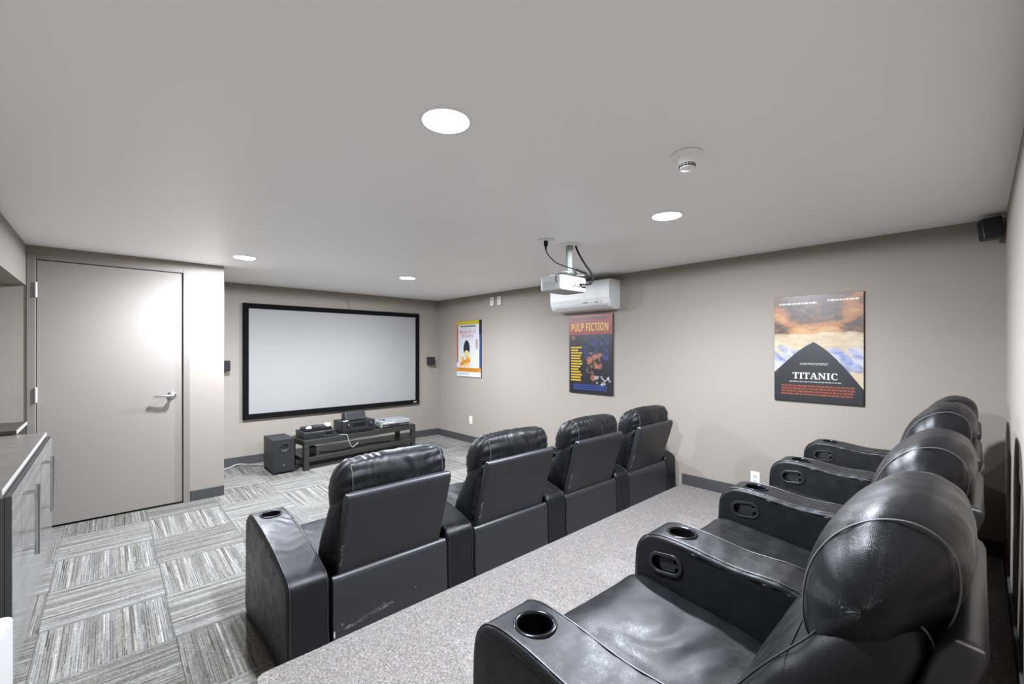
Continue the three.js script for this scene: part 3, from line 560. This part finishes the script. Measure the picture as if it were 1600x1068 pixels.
{ // wall-mounted air conditioner
  const z0 = 2.715, z1 = 3.545, y0 = 1.845, y1 = 2.165;
  const t = thing('air_conditioner', 'white split air conditioner on the poster wall behind the projector', 'air conditioner', [-0.001, y0, (z0 + z1) / 2], -Math.PI / 2);
  const w = z1 - z0, h = y1 - y0;
  // profile: depth outward (local z), height
  const prof = [[0, 0.02], [0, h - 0.01], [0.01, h], [0.19, h], [0.207, h - 0.012], [0.212, h - 0.05], [0.21, 0.13], [0.195, 0.07], [0.165, 0.03], [0.12, 0.008], [0.06, 0]];
  const s = new THREE.Shape(prof.map(([a, b]) => new THREE.Vector2(a, b)));
  const g = new THREE.ExtrudeGeometry(s, { depth: w - 0.05, bevelEnabled: true, bevelSize: 0.006, bevelThickness: 0.006, bevelOffset: -0.006, bevelSegments: 3 }); g.rotateY(-Math.PI / 2); g.translate((w - 0.05) / 2, 0, 0);
  mesh('body', g, M.white, t, 'white moulded housing');
  for (const sgn of [-1, 1]) { const e = new THREE.ExtrudeGeometry(s, { depth: 0.014, bevelEnabled: true, bevelSize: 0.004, bevelThickness: 0.004, bevelOffset: -0.005, bevelSegments: 2 }); e.rotateY(-Math.PI / 2); e.translate(sgn * (w / 2 - 0.013) + 0.007, 0, 0); mesh('end_cap', e, M.white, t); }
  const fl = rbx(-w / 2 + 0.06, w / 2 - 0.06, -0.03, 0.03, -0.002, 0.005, 0.002, 2); fl.rotateX(0.95); fl.translate(0, 0.035, 0.176); mesh('louver', fl, M.whiteGrey, t, 'pale swing louver along the lower edge');
  const st = bx(-0.05, 0.3, -0.008, 0.008, 0, 0.003); st.rotateX(0.32); st.translate(0, 0.086, 0.2035); mesh('display_strip', st, M.white, t);
  const lg = bx(0.07, 0.135, -0.004, 0.004, 0.002, 0.0045); lg.rotateX(0.32); lg.translate(0, 0.086, 0.2035); const l2 = bx(0.235, 0.265, -0.004, 0.004, 0.002, 0.0045); l2.rotateX(0.32); l2.translate(0, 0.086, 0.2035); mesh('emblem', merge([lg, l2]), M.darkSteel, t, 'tiny grey maker mark');
}
for (const [z, word] of [[1.432, 'white wall sensor box above the white poster'], [1.588, 'white wall sensor box closer to the air conditioner of the pair']]) {
  const t = thing('wall_sensor', word, 'sensor', [-0.001, 2.105, z], -Math.PI / 2, 'pair of white wall sensors near the ceiling');
  mesh('housing', rbx(-0.036, 0.036, -0.062, 0.062, 0, 0.03, 0.006), M.white, t);
  const d = cyl(0.012, 0.012, 0.004, 20); d.rotateX(Math.PI / 2); d.translate(0, 0.028, 0.028); mesh('sensor_dot', d, M.darkSteel, t); mesh('lens', rbx(-0.026, 0.026, -0.045, 0.0, 0.028, 0.033, 0.003, 2), M.whiteGrey, t);
}
for (const [y, z, word] of [[0.348, 0.912, 'white wall outlet low on the poster wall near the screen'], [PF + 0.19, 4.874, 'white wall outlet beside the rear recliner arms']]) {
  const t = thing('wall_outlet', word, 'outlet', [-0.001, y, z], -Math.PI / 2);
  mesh('cover_plate', rbx(-0.036, 0.036, -0.059, 0.059, 0, 0.006, 0.003, 3), M.white, t);
  for (const s of [-1, 1]) { const f = mesh('socket', rbx(-0.017, 0.017, s * 0.022 - 0.014, s * 0.022 + 0.014, 0.004, 0.008, 0.003, 2), M.whiteGrey, t); mesh('slots', merge([bx(-0.008, -0.0055, s * 0.022 - 0.002, s * 0.022 + 0.007, 0.0075, 0.0084), bx(0.0055, 0.008, s * 0.022 - 0.002, s * 0.022 + 0.007, 0.0075, 0.0084), bx(-0.0025, 0.0025, s * 0.022 - 0.01, s * 0.022 - 0.005, 0.0075, 0.0084)]), M.black, f); }
}
console.log('wall things done');

// ---------------------------------------------------------------- cabinet side
{
  const t = thing('low_cabinet', 'low grey laminate cabinet with glossy doors and long steel handles', 'cabinet', [-4.33, 0, 2.54]);
  const zA = 1.68 - 2.54, zB = 3.40 - 2.54;
  mesh('carcass', bx(-0.618, -0.024, 0.0, 0.795, zA, zB), M.cabinetEdge, t, 'dark carcass');
  const ends = [[zA, 2.235 - 2.54], [2.238 - 2.54, 2.99 - 2.54], [2.993 - 2.54, zB]];
  ends.forEach(([a, b], i) => {
    const d = mesh('cabinet_door', rbx(-0.023, -0.0025, 0.02, 0.801, a, b, 0.001, 1), M.cabinetEdge, t, 'grey laminate door with dark edges'); mesh('door_face', rbx(-0.003, 0, 0.02, 0.801, a, b, 0.001, 1), M.cabinet, d, 'glossy grey laminate face');
    if (i > 0) { const z = (i === 1 ? 2.352 : 3.098) - 2.54; mesh('handle', merge([cyl(0.0105, 0.0105, 0.335, 18, 0.046, 0.44, z), ...[0.475, 0.74].map((y) => cyl(0.0085, 0.0085, 0.046, 14).rotateZ(-Math.PI / 2).translate(0, y, z))]), M.steel, d, 'long brushed steel bar handle'); }
  });
  const edge = std(0x35332f, 0.5);
  mesh('worktop', rbx(-0.618, -0.03, 0.796, 0.832, zA - 0.004, zB + 0.004, 0.002, 2), M.counter, t, 'brown grey worktop');
  mesh('worktop_edge', rbx(-0.0305, -0.0265, 0.812, 0.8325, zA - 0.004, zB + 0.004, 0.001, 1), M.counterEdge, t, 'pale front edge of the worktop');
}
{
  const t = thing('side_counter', 'dark brown counter between the low cabinet and the door wall', 'counter', [-4.7, 0, 1.41]);
  mesh('top', rbx(-0.248, 0.2, 0.836, 0.862, -0.258, 0.25, 0.002, 2), M.ledgeWood, t, 'dark brown wood top');
  mesh('edge_strip', rbx(0.2, 0.2025, 0.836, 0.862, -0.258, 0.25, 0.001, 1), M.counterEdge, t, 'pale edge strip');
  mesh('body', rbx(-0.248, 0.185, 0, 0.836, -0.25, 0.245, 0.003, 2), M.cabinetEdge, t);
}
{
  const t = thing('white_heater', 'white rounded appliance with dark vent slots on top beside the cabinet', 'heater', [-4.302, 0, 3.6], -0.104);
  const s = new THREE.Shape(); const w = 0.30, d = 0.42, r = 0.035; // plan: x from -w to 0, z from 0 to d
  s.moveTo(-w + r, 0); s.lineTo(-r, 0); s.quadraticCurveTo(0, 0, 0, r); s.lineTo(0, d - r); s.quadraticCurveTo(0, d, -r, d); s.lineTo(-w + r, d); s.quadraticCurveTo(-w, d, -w, d - r); s.lineTo(-w, r); s.quadraticCurveTo(-w, 0, -w + r, 0);
  const g = new THREE.ExtrudeGeometry(s, { depth: 0.35, bevelEnabled: true, bevelSize: 0.014, bevelThickness: 0.014, bevelOffset: -0.014, bevelSegments: 5, curveSegments: 8 }); g.rotateX(Math.PI / 2); g.translate(0, 0.371, 0);
  mesh('body', g, std(0xb2b2af, 0.5), t, 'white plastic body');
  for (let k = 0; k < 8; k++) mesh('vent_slot', rbx(-0.13, -0.035, 0.3843, 0.3858, 0.05 + k * 0.022, 0.06 + k * 0.022, 0.0006, 1), M.darkSteel, t);
  for (const [a, b] of [[-0.25, 0.06], [-0.05, 0.06], [-0.25, 0.36], [-0.05, 0.36]]) mesh('foot', cyl(0.018, 0.018, 0.01, 14, a, 0, b), M.black, t);
}
// ---------------------------------------------------------------- recliners
const fold = (v) => { const s = Math.sin(v); return s * Math.abs(s) ** 0.4; };
// pale chips and scuffs in the black coating (matter with its own outline)
function wearTex(kind) {
  return canvasTex(512, 512, (c, w, h) => {
    c.fillStyle = '#202023'; c.fillRect(0, 0, w, h);
    const chip = (x, y, a, b, col) => { c.fillStyle = col; c.beginPath(); for (let k = 0; k < 7; k++) { const t = k / 7 * 6.283, r = 0.6 + 0.6 * rnd(); const X = x + Math.cos(t) * a * r, Y = y + Math.sin(t) * b * r; if (k) c.lineTo(X, Y); else c.moveTo(X, Y); } c.fill(); };
    if (kind === 'scuffed') {
      for (let k = 0; k < 34; k++) { const u = rnd(); chip(w * (0.09 + 0.26 * u), h * (0.6 - 0.05 * u + 0.035 * (rnd() - 0.5)), 5 + rnd() * 16, 0.5 + rnd() * 1.1, '#4f4f52'); }      // long rubbed streaks
      for (let k = 0; k < 70; k++) { const r = rnd() ** 0.6, t = rnd() * 6.28; chip(w * (0.39 + 0.09 * r * Math.cos(t)), h * (0.535 + 0.032 * r * Math.sin(t)), 0.8 + rnd() * 3.2, 0.6 + rnd() * 2, rnd() < 0.6 ? '#6a6a6c' : '#9a9997'); }   // flaked patch
      for (let k = 0; k < 26; k++) chip(w * (0.1 + 0.07 * rnd()), h * (0.585 + 0.03 * rnd()), 0.7 + rnd() * 2, 0.6 + rnd() * 1.6, '#85847f');
      chip(6, h * 0.62, 4, 22, '#b5b4b2'); chip(w * 0.07, h * 0.55, 1.5, 12, '#9a9997'); chip(w * 0.68, h * 0.47, 5, 3, '#8a8987');
    } else if (kind === 'few') { for (let k = 0; k < 5; k++) chip(w * rnd(), h * (0.4 + 0.5 * rnd()), 1.5 + rnd() * 3, 2 + rnd() * 6, '#6c6c6e'); }
    else { // shell: chips along its side edges
      for (let k = 0; k < 16; k++) chip(3 + rnd() * 9, h * (0.5 + 0.22 * rnd()), 0.8 + rnd() * 1.6, 2 + rnd() * 5, '#8f8e8c'); chip(5, 10, 4, 3, '#8a8988');
      for (let k = 0; k < 8; k++) chip(w - 3 - rnd() * 7, h * (0.55 + 0.12 * rnd()), 0.8 + rnd() * 1.4, 2 + rnd() * 5, '#8f8e8c');
    }
  });
}
const planar = (g, x0, w, y0, h) => { const p = g.attributes.position, u = g.attributes.uv; for (let i = 0; i < p.count; i++) u.setXY(i, (p.getX(i) - x0) / w, (p.getY(i) - y0) / h); return g; };
const worn = (t) => phy(0xffffff, 0.42, { map: t, ior: 1.5 });
const wearMat = { scuffed: worn(wearTex('scuffed')), few: worn(wearTex('few')), shell: worn(wearTex('shell')) };
const ev = new Evaluator(); ev.useGroups = false; ev.attributes = ['position', 'normal', 'uv'];
const dummy = new THREE.MeshBasicMaterial();
function cut(g, cutters) {
  let b = new Brush(g, dummy); b.updateMatrixWorld();
  for (const c of cutters) { if (!c.attributes.uv) c.setAttribute('uv', new THREE.Float32BufferAttribute(new Float32Array(c.attributes.position.count * 2), 2)); const k = new Brush(c, dummy); k.updateMatrixWorld(); b = ev.evaluate(b, k, SUBTRACTION); b.updateMatrixWorld(); }
  return b.geometry;
}
function stadium(l, h) { const s = new THREE.Shape(), r = h / 2, a = l / 2 - r; s.moveTo(-a, -r); s.lineTo(a, -r); s.absarc(a, 0, r, -Math.PI / 2, Math.PI / 2, false); s.lineTo(-a, r); s.absarc(-a, 0, r, Math.PI / 2, Math.PI * 1.5, false); return s; }
function reclinerParts(R) {
  const { sw, ky, kb, lean } = R, aw = R.aw - 0.01, L = 0.75, K = (p) => p.map(([z, y]) => [z, y * ky]), KB = (p) => p.map(([z, y]) => [z, y * kb]);
  const out = {};
  // arm
  const armP = K([[0, 0.012], [0, 0.2], [-0.001, 0.37], [-0.008, 0.413], [-0.04, 0.437], [-0.14, 0.468 + R.flat], [-0.25, 0.498 + R.flat], [-0.4, 0.525], [-0.56, 0.543], [-0.66, 0.545], [-0.71, 0.53], [-0.742, 0.49], [-0.752, 0.42], [-0.752, 0.2], [-0.75, 0.012], [-0.5, 0.008], [-0.25, 0.008]]);
  const armDisp = (x, y, z, e) => 0.0012 * vn(x * 14 + R.s, y * 9, z * 9) + (y > 0.4 * ky && z > -0.55 && z < -0.2 ? 0.0012 * fold(z * 95 + 6 * vn(x * 12, z * 8, R.s)) : 0) + (Math.abs(z + 0.24) < 0.006 && y > 0.42 * ky ? -0.002 : 0);
  const arm = pillow(armP, aw, 0.02, { n: 150, mid: 14, ends: 5, disp: armDisp });
  const cupZ = -0.605, cupR = 0.044, yTop = 0.545 * ky;
  const cupCut = new THREE.CylinderGeometry(cupR + 0.001, cupR + 0.001, 0.2, 40); cupCut.translate(aw / 2, yTop + 0.03, cupZ);
  const pk = new THREE.ExtrudeGeometry(stadium(0.112, 0.062), { depth: 0.06, bevelEnabled: false, curveSegments: 14 }); pk.rotateY(Math.PI / 2); pk.rotateX(-0.12); pk.translate(-0.035, R.leverY, -0.624);
  out.armPlain = cut(arm, [cupCut]); out.arm = cut(arm, [cupCut, pk]);
  out.cup = lathe([[0.0, -0.075], [0.036, -0.075], [0.041, -0.07], [0.043, -0.005], [0.0445, 0.0015], [0.05, 0.0035], [0.0545, 0.0015], [0.0555, -0.0015]], 48); out.cup.translate(aw / 2, yTop + 0.0005, cupZ);
  { const s = stadium(0.124, 0.074); s.holes.push(new THREE.Path(stadium(0.108, 0.058).getPoints(16).reverse()));
    const z = new THREE.ExtrudeGeometry(s, { depth: 0.003, bevelEnabled: true, bevelSize: 0.002, bevelThickness: 0.002, bevelSegments: 3, curveSegments: 16 }); z.rotateY(-Math.PI / 2); z.rotateX(-0.12); z.translate(0.0005, R.leverY, -0.624); out.bezel = z; }
  { const s = stadium(0.11, 0.06), z = new THREE.ExtrudeGeometry(s, { depth: 0.002, bevelEnabled: false, curveSegments: 14 }); z.rotateY(-Math.PI / 2); z.rotateX(-0.12); z.translate(0.024, R.leverY, -0.624); out.recess = z; }
  { const s = new THREE.Shape([[-0.012, -0.024], [0.03, -0.024], [0.03, -0.008], [0.046, -0.008], [0.046, 0.006], [0.03, 0.006], [0.03, 0.022], [-0.012, 0.022], [-0.022, 0.012], [-0.022, -0.014]].map(([a, b]) => new THREE.Vector2(-a, b)));
    const z = new THREE.ExtrudeGeometry(s, { depth: 0.008, bevelEnabled: true, bevelSize: 0.002, bevelThickness: 0.002, bevelSegments: 2 }); z.rotateY(Math.PI / 2); z.rotateX(-0.12); z.translate(0.006, R.leverY, -0.624); out.lever = z; }
  const pip = (x) => tube(arm.userData.ring(x, 0.0006, 0, 1).filter((p, i) => i % 2 === 0 && (p.y > 0.05)), 0.0024, 160, 6);
  out.pipes = [0.013, aw - 0.013].map(pip);
  // seat cushion and foot flap
  const seatP = K([[-0.16, 0.30], [-0.2, 0.345], [-0.32, 0.366], [-0.46, 0.386], [-0.6, 0.402], [-0.7, 0.406], [-0.75, 0.392], [-0.772, 0.35], [-0.774, 0.29], [-0.76, 0.25], [-0.5, 0.23], [-0.2, 0.24]]);
  out.seat = pillow(seatP, sw - 0.006, 0.035, { n: 110, mid: 40, ends: 6, crown: 0.006, disp: (x, y, z, e) => y < 0.3 * ky ? 0 : 0.0045 * vn(x * 7 + R.s, z * 7, 3) + 0.0028 * fold(9 * vn(x * 4 + R.s, z * 3.4, 9) + x * 22) * Math.exp(-((z + 0.42) ** 2) / 0.02) + 0.0016 * fold(z * 60 + 8 * vn(x * 6, z * 5, R.s)) * Math.exp(-e / 0.1) });
  out.flap = rbx(0.006, sw - 0.006, 0.05, 0.255 * ky, -0.756, -0.7, 0.016, 5);
  out.base = bx(0.004, sw - 0.004, 0.0, 0.235 * ky, -0.7, -0.04);
  // rear base panel
  const rp = K([[0, 0.012], [0, 0.2], [-0.001, 0.375], [-0.012, 0.398], [-0.026, 0.4], [-0.036, 0.385], [-0.036, 0.2], [-0.036, 0.012]]);
  out.rear = pillow(rp, sw - 0.004, 0.006, { n: 64, mid: 20, ends: 3, disp: (x, y, z) => 0.002 * vn(x * 6 + R.s, y * 6, 4) }); planar(out.rear, 0, sw, 0, 0.4 * ky);
  // backrest, built upright and then leaned about its hinge
  const leanIt = (g) => { g.translate(0, -0.3, 0.1); g.rotateX(lean); g.translate(0, 0.3, -0.1); return g; };
  const headP = KB([[-0.152, 0.715], [-0.146, 0.79], [-0.112, 0.855], [-0.06, 0.897], [-0.01, 0.908], [0.03, 0.89], [0.048, 0.845], [0.048, 0.79], [0.03, 0.735], [-0.03, 0.66], [-0.1, 0.632], [-0.135, 0.655]]);
  const gather = (x, y, z, e, u, f, a, fall) => a * (e / fall) * Math.exp(1 - e / fall) * fold(u * f + 3 * vn(x * 5, u * 6, R.s));
  out.head = leanIt(pillow(headP, sw - 0.03, R.hr, { n: 140, mid: 60, ends: 16, dome: R.dome, crown: R.crown, disp: (x, y, z, e, u) => gather(x, y, z, e, u, R.gf, R.ga, 0.06) + 0.006 * vn(x * 6 + R.s, y * 7, z * 7) + 0.0022 * vn(x * 20, y * 15 + R.s, z * 15) + (y > 0.8 * kb ? R.top * fold(x * 100 + 7 * vn(x * 9, y * 12, R.s)) * (0.5 + 0.5 * vn(x * 6, y * 5, 2 + R.s)) : 0) }));
  out.headSeams = [R.sx, sw - 0.03 - R.sx].map((x) => { const g0 = pillow(headP, sw - 0.03, R.hr, { n: 140, mid: 24, ends: 9, dome: R.dome, crown: R.crown }); return leanIt(tube(g0.userData.ring(x, 0.003, 0, 1).slice(0, -1), 0.0019, 200, 5, true)); });
  const lumbP = KB([[-0.152, 0.63], [-0.19, 0.575], [-0.232, 0.5], [-0.262, 0.42], [-0.272, 0.36], [-0.255, 0.32], [-0.15, 0.29], [-0.09, 0.31], [-0.06, 0.42], [-0.022, 0.55], [0.012, 0.68], [0.022, 0.755], [-0.02, 0.775], [-0.085, 0.73], [-0.12, 0.675]]);
  out.lumb = leanIt(pillow(lumbP, sw - 0.02, 0.06, { n: 130, mid: 48, ends: 12, dome: 3.4, crown: 0.008, disp: (x, y, z, e, u) => gather(x, y, z, e, u, R.gf * 0.8, R.ga, 0.06) + 0.0055 * vn(x * 6 + R.s, y * 7, z * 7) + (y < 0.42 * kb ? 0.003 * fold(y * 75 + 6 * vn(x * 5, y * 5, R.s)) : 0) }));
  out.lumbSeams = [0.045, sw - 0.02 - 0.045].map((x) => { const g0 = pillow(lumbP, sw - 0.02, 0.06, { n: 130, mid: 24, ends: 8, dome: 3.4, crown: 0.008 }); return leanIt(tube(g0.userData.ring(x, 0.004, 0, 1).slice(0, -1), 0.0022, 200, 5, true)); });
  const shW = sw - 0.062, shP = KB([[-0.05, 0.31], [-0.016, 0.42], [0.026, 0.56], [0.062, 0.68], [0.083, 0.752], [0.082, 0.777], [0.06, 0.788], [0.036, 0.768], [0.012, 0.67], [-0.03, 0.52], [-0.066, 0.4], [-0.09, 0.31]]);
  const sh = pillow(shP, shW, 0.013, { n: 90, mid: 24, ends: 5, disp: (x, y, z) => 0.0022 * vn(x * 5 + R.s, y * 6, z * 6) }); planar(sh, 0, shW, 0.31 * kb, 0.48 * kb);
  out.shell = leanIt(sh); out.shW = shW;
  return out;
}
function recliner(P, R, label, group, pos, leftArm, rearMat) {
  const t = thing('recliner_chair', label, 'recliner', pos, 0, group), { sw, aw } = R;
  const arm = (x, geo, lever) => {
    const a = mesh('arm', geo, M.leather, t); a.position.x = x + 0.003;
    mesh('cup_holder', P.cup, M.cup, a, 'dark metal cup holder');
    for (const g of P.pipes) mesh('piping', g, M.piping, a);
    if (lever) { mesh('lever_bezel', P.bezel, M.plastic, a, 'black plastic lever surround'); mesh('lever_recess', P.recess, M.black, a); mesh('release_lever', P.lever, M.plastic, a, 'black plastic release lever'); }
  };
  if (leftArm) arm(-aw, P.armPlain, false);
  arm(sw, P.arm, true);
  mesh('seat', P.seat, M.leather, t).position.x = 0.003;
  mesh('foot_flap', P.flap, M.leather, t);
  mesh('base', P.base, M.velvet, t);
  mesh('rear_panel', P.rear, rearMat, t, 'black vinyl rear panel').position.x = 0.002;
  const h = mesh('headrest', P.head, M.leather, t); h.position.x = 0.015; P.headSeams.forEach((g) => mesh('seam', g, M.seam, h, 'grey stitched seam'));
  const l = mesh('back_cushion', P.lumb, M.leather, t); l.position.x = 0.01; P.lumbSeams.forEach((g) => mesh('seam', g, M.piping, l));
  const s = mesh('back_shell', P.shell, wearMat.shell, t, 'flat black back shell with chipped edges'); s.position.x = (sw - P.shW) / 2;
  return t;
}
{
  const R1 = { sw: 0.612, aw: 0.189, ky: 1, kb: 1, lean: 0, flat: 0, leverY: 0.455, s: 1.3, hr: 0.09, dome: 2.7, crown: 0.014, sx: 0.055, ga: 0.0034, gf: 110, top: 0.0046 };
  const P1 = reclinerParts(R1); console.log('front recliner shapes done');
  const words = ['black leather recliner with scuffed rear base at the open end of the front row', 'second recliner from the open end of the front row, seen from behind', 'third recliner from the open end of the front row, seen from behind', 'front row recliner standing against the poster wall'];
  for (let k = 0; k < 4; k++) recliner(P1, R1, words[k], 'front row of black recliners', [-3.309 + k * 0.801, 0.001, 4.2195], k === 0, k === 0 ? wearMat.scuffed : wearMat.few);
  const R2 = { sw: 0.595, aw: 0.19, ky: 1.11, kb: 1.132, lean: 0.13, flat: 0.025, leverY: 0.512, s: 7.7, hr: 0.17, dome: 2.35, crown: 0.012, sx: 0.075, ga: 0.0024, gf: 62, top: 0.0008 };
  const P2 = reclinerParts(R2); console.log('rear recliner shapes done');
  const words2 = ['black leather recliner at the open end of the rear row on the platform', 'second recliner from the open end of the rear row on the platform', 'third recliner from the open end of the rear row on the platform', 'rear row recliner on the platform against the poster wall'];
  for (let k = 0; k < 4; k++) {
    const t = recliner(P2, R2, words2[k], 'rear row of black recliners', [-3.16 + k * 0.785, PF + 0.001, 6.022], k === 0, wearMat.few);
    if (k === 2) t.children.find((c) => c.name === 'headrest').position.y = 0.026;      // pulled up a little further than its neighbours
  }
}
renderer.render(scene, camera);
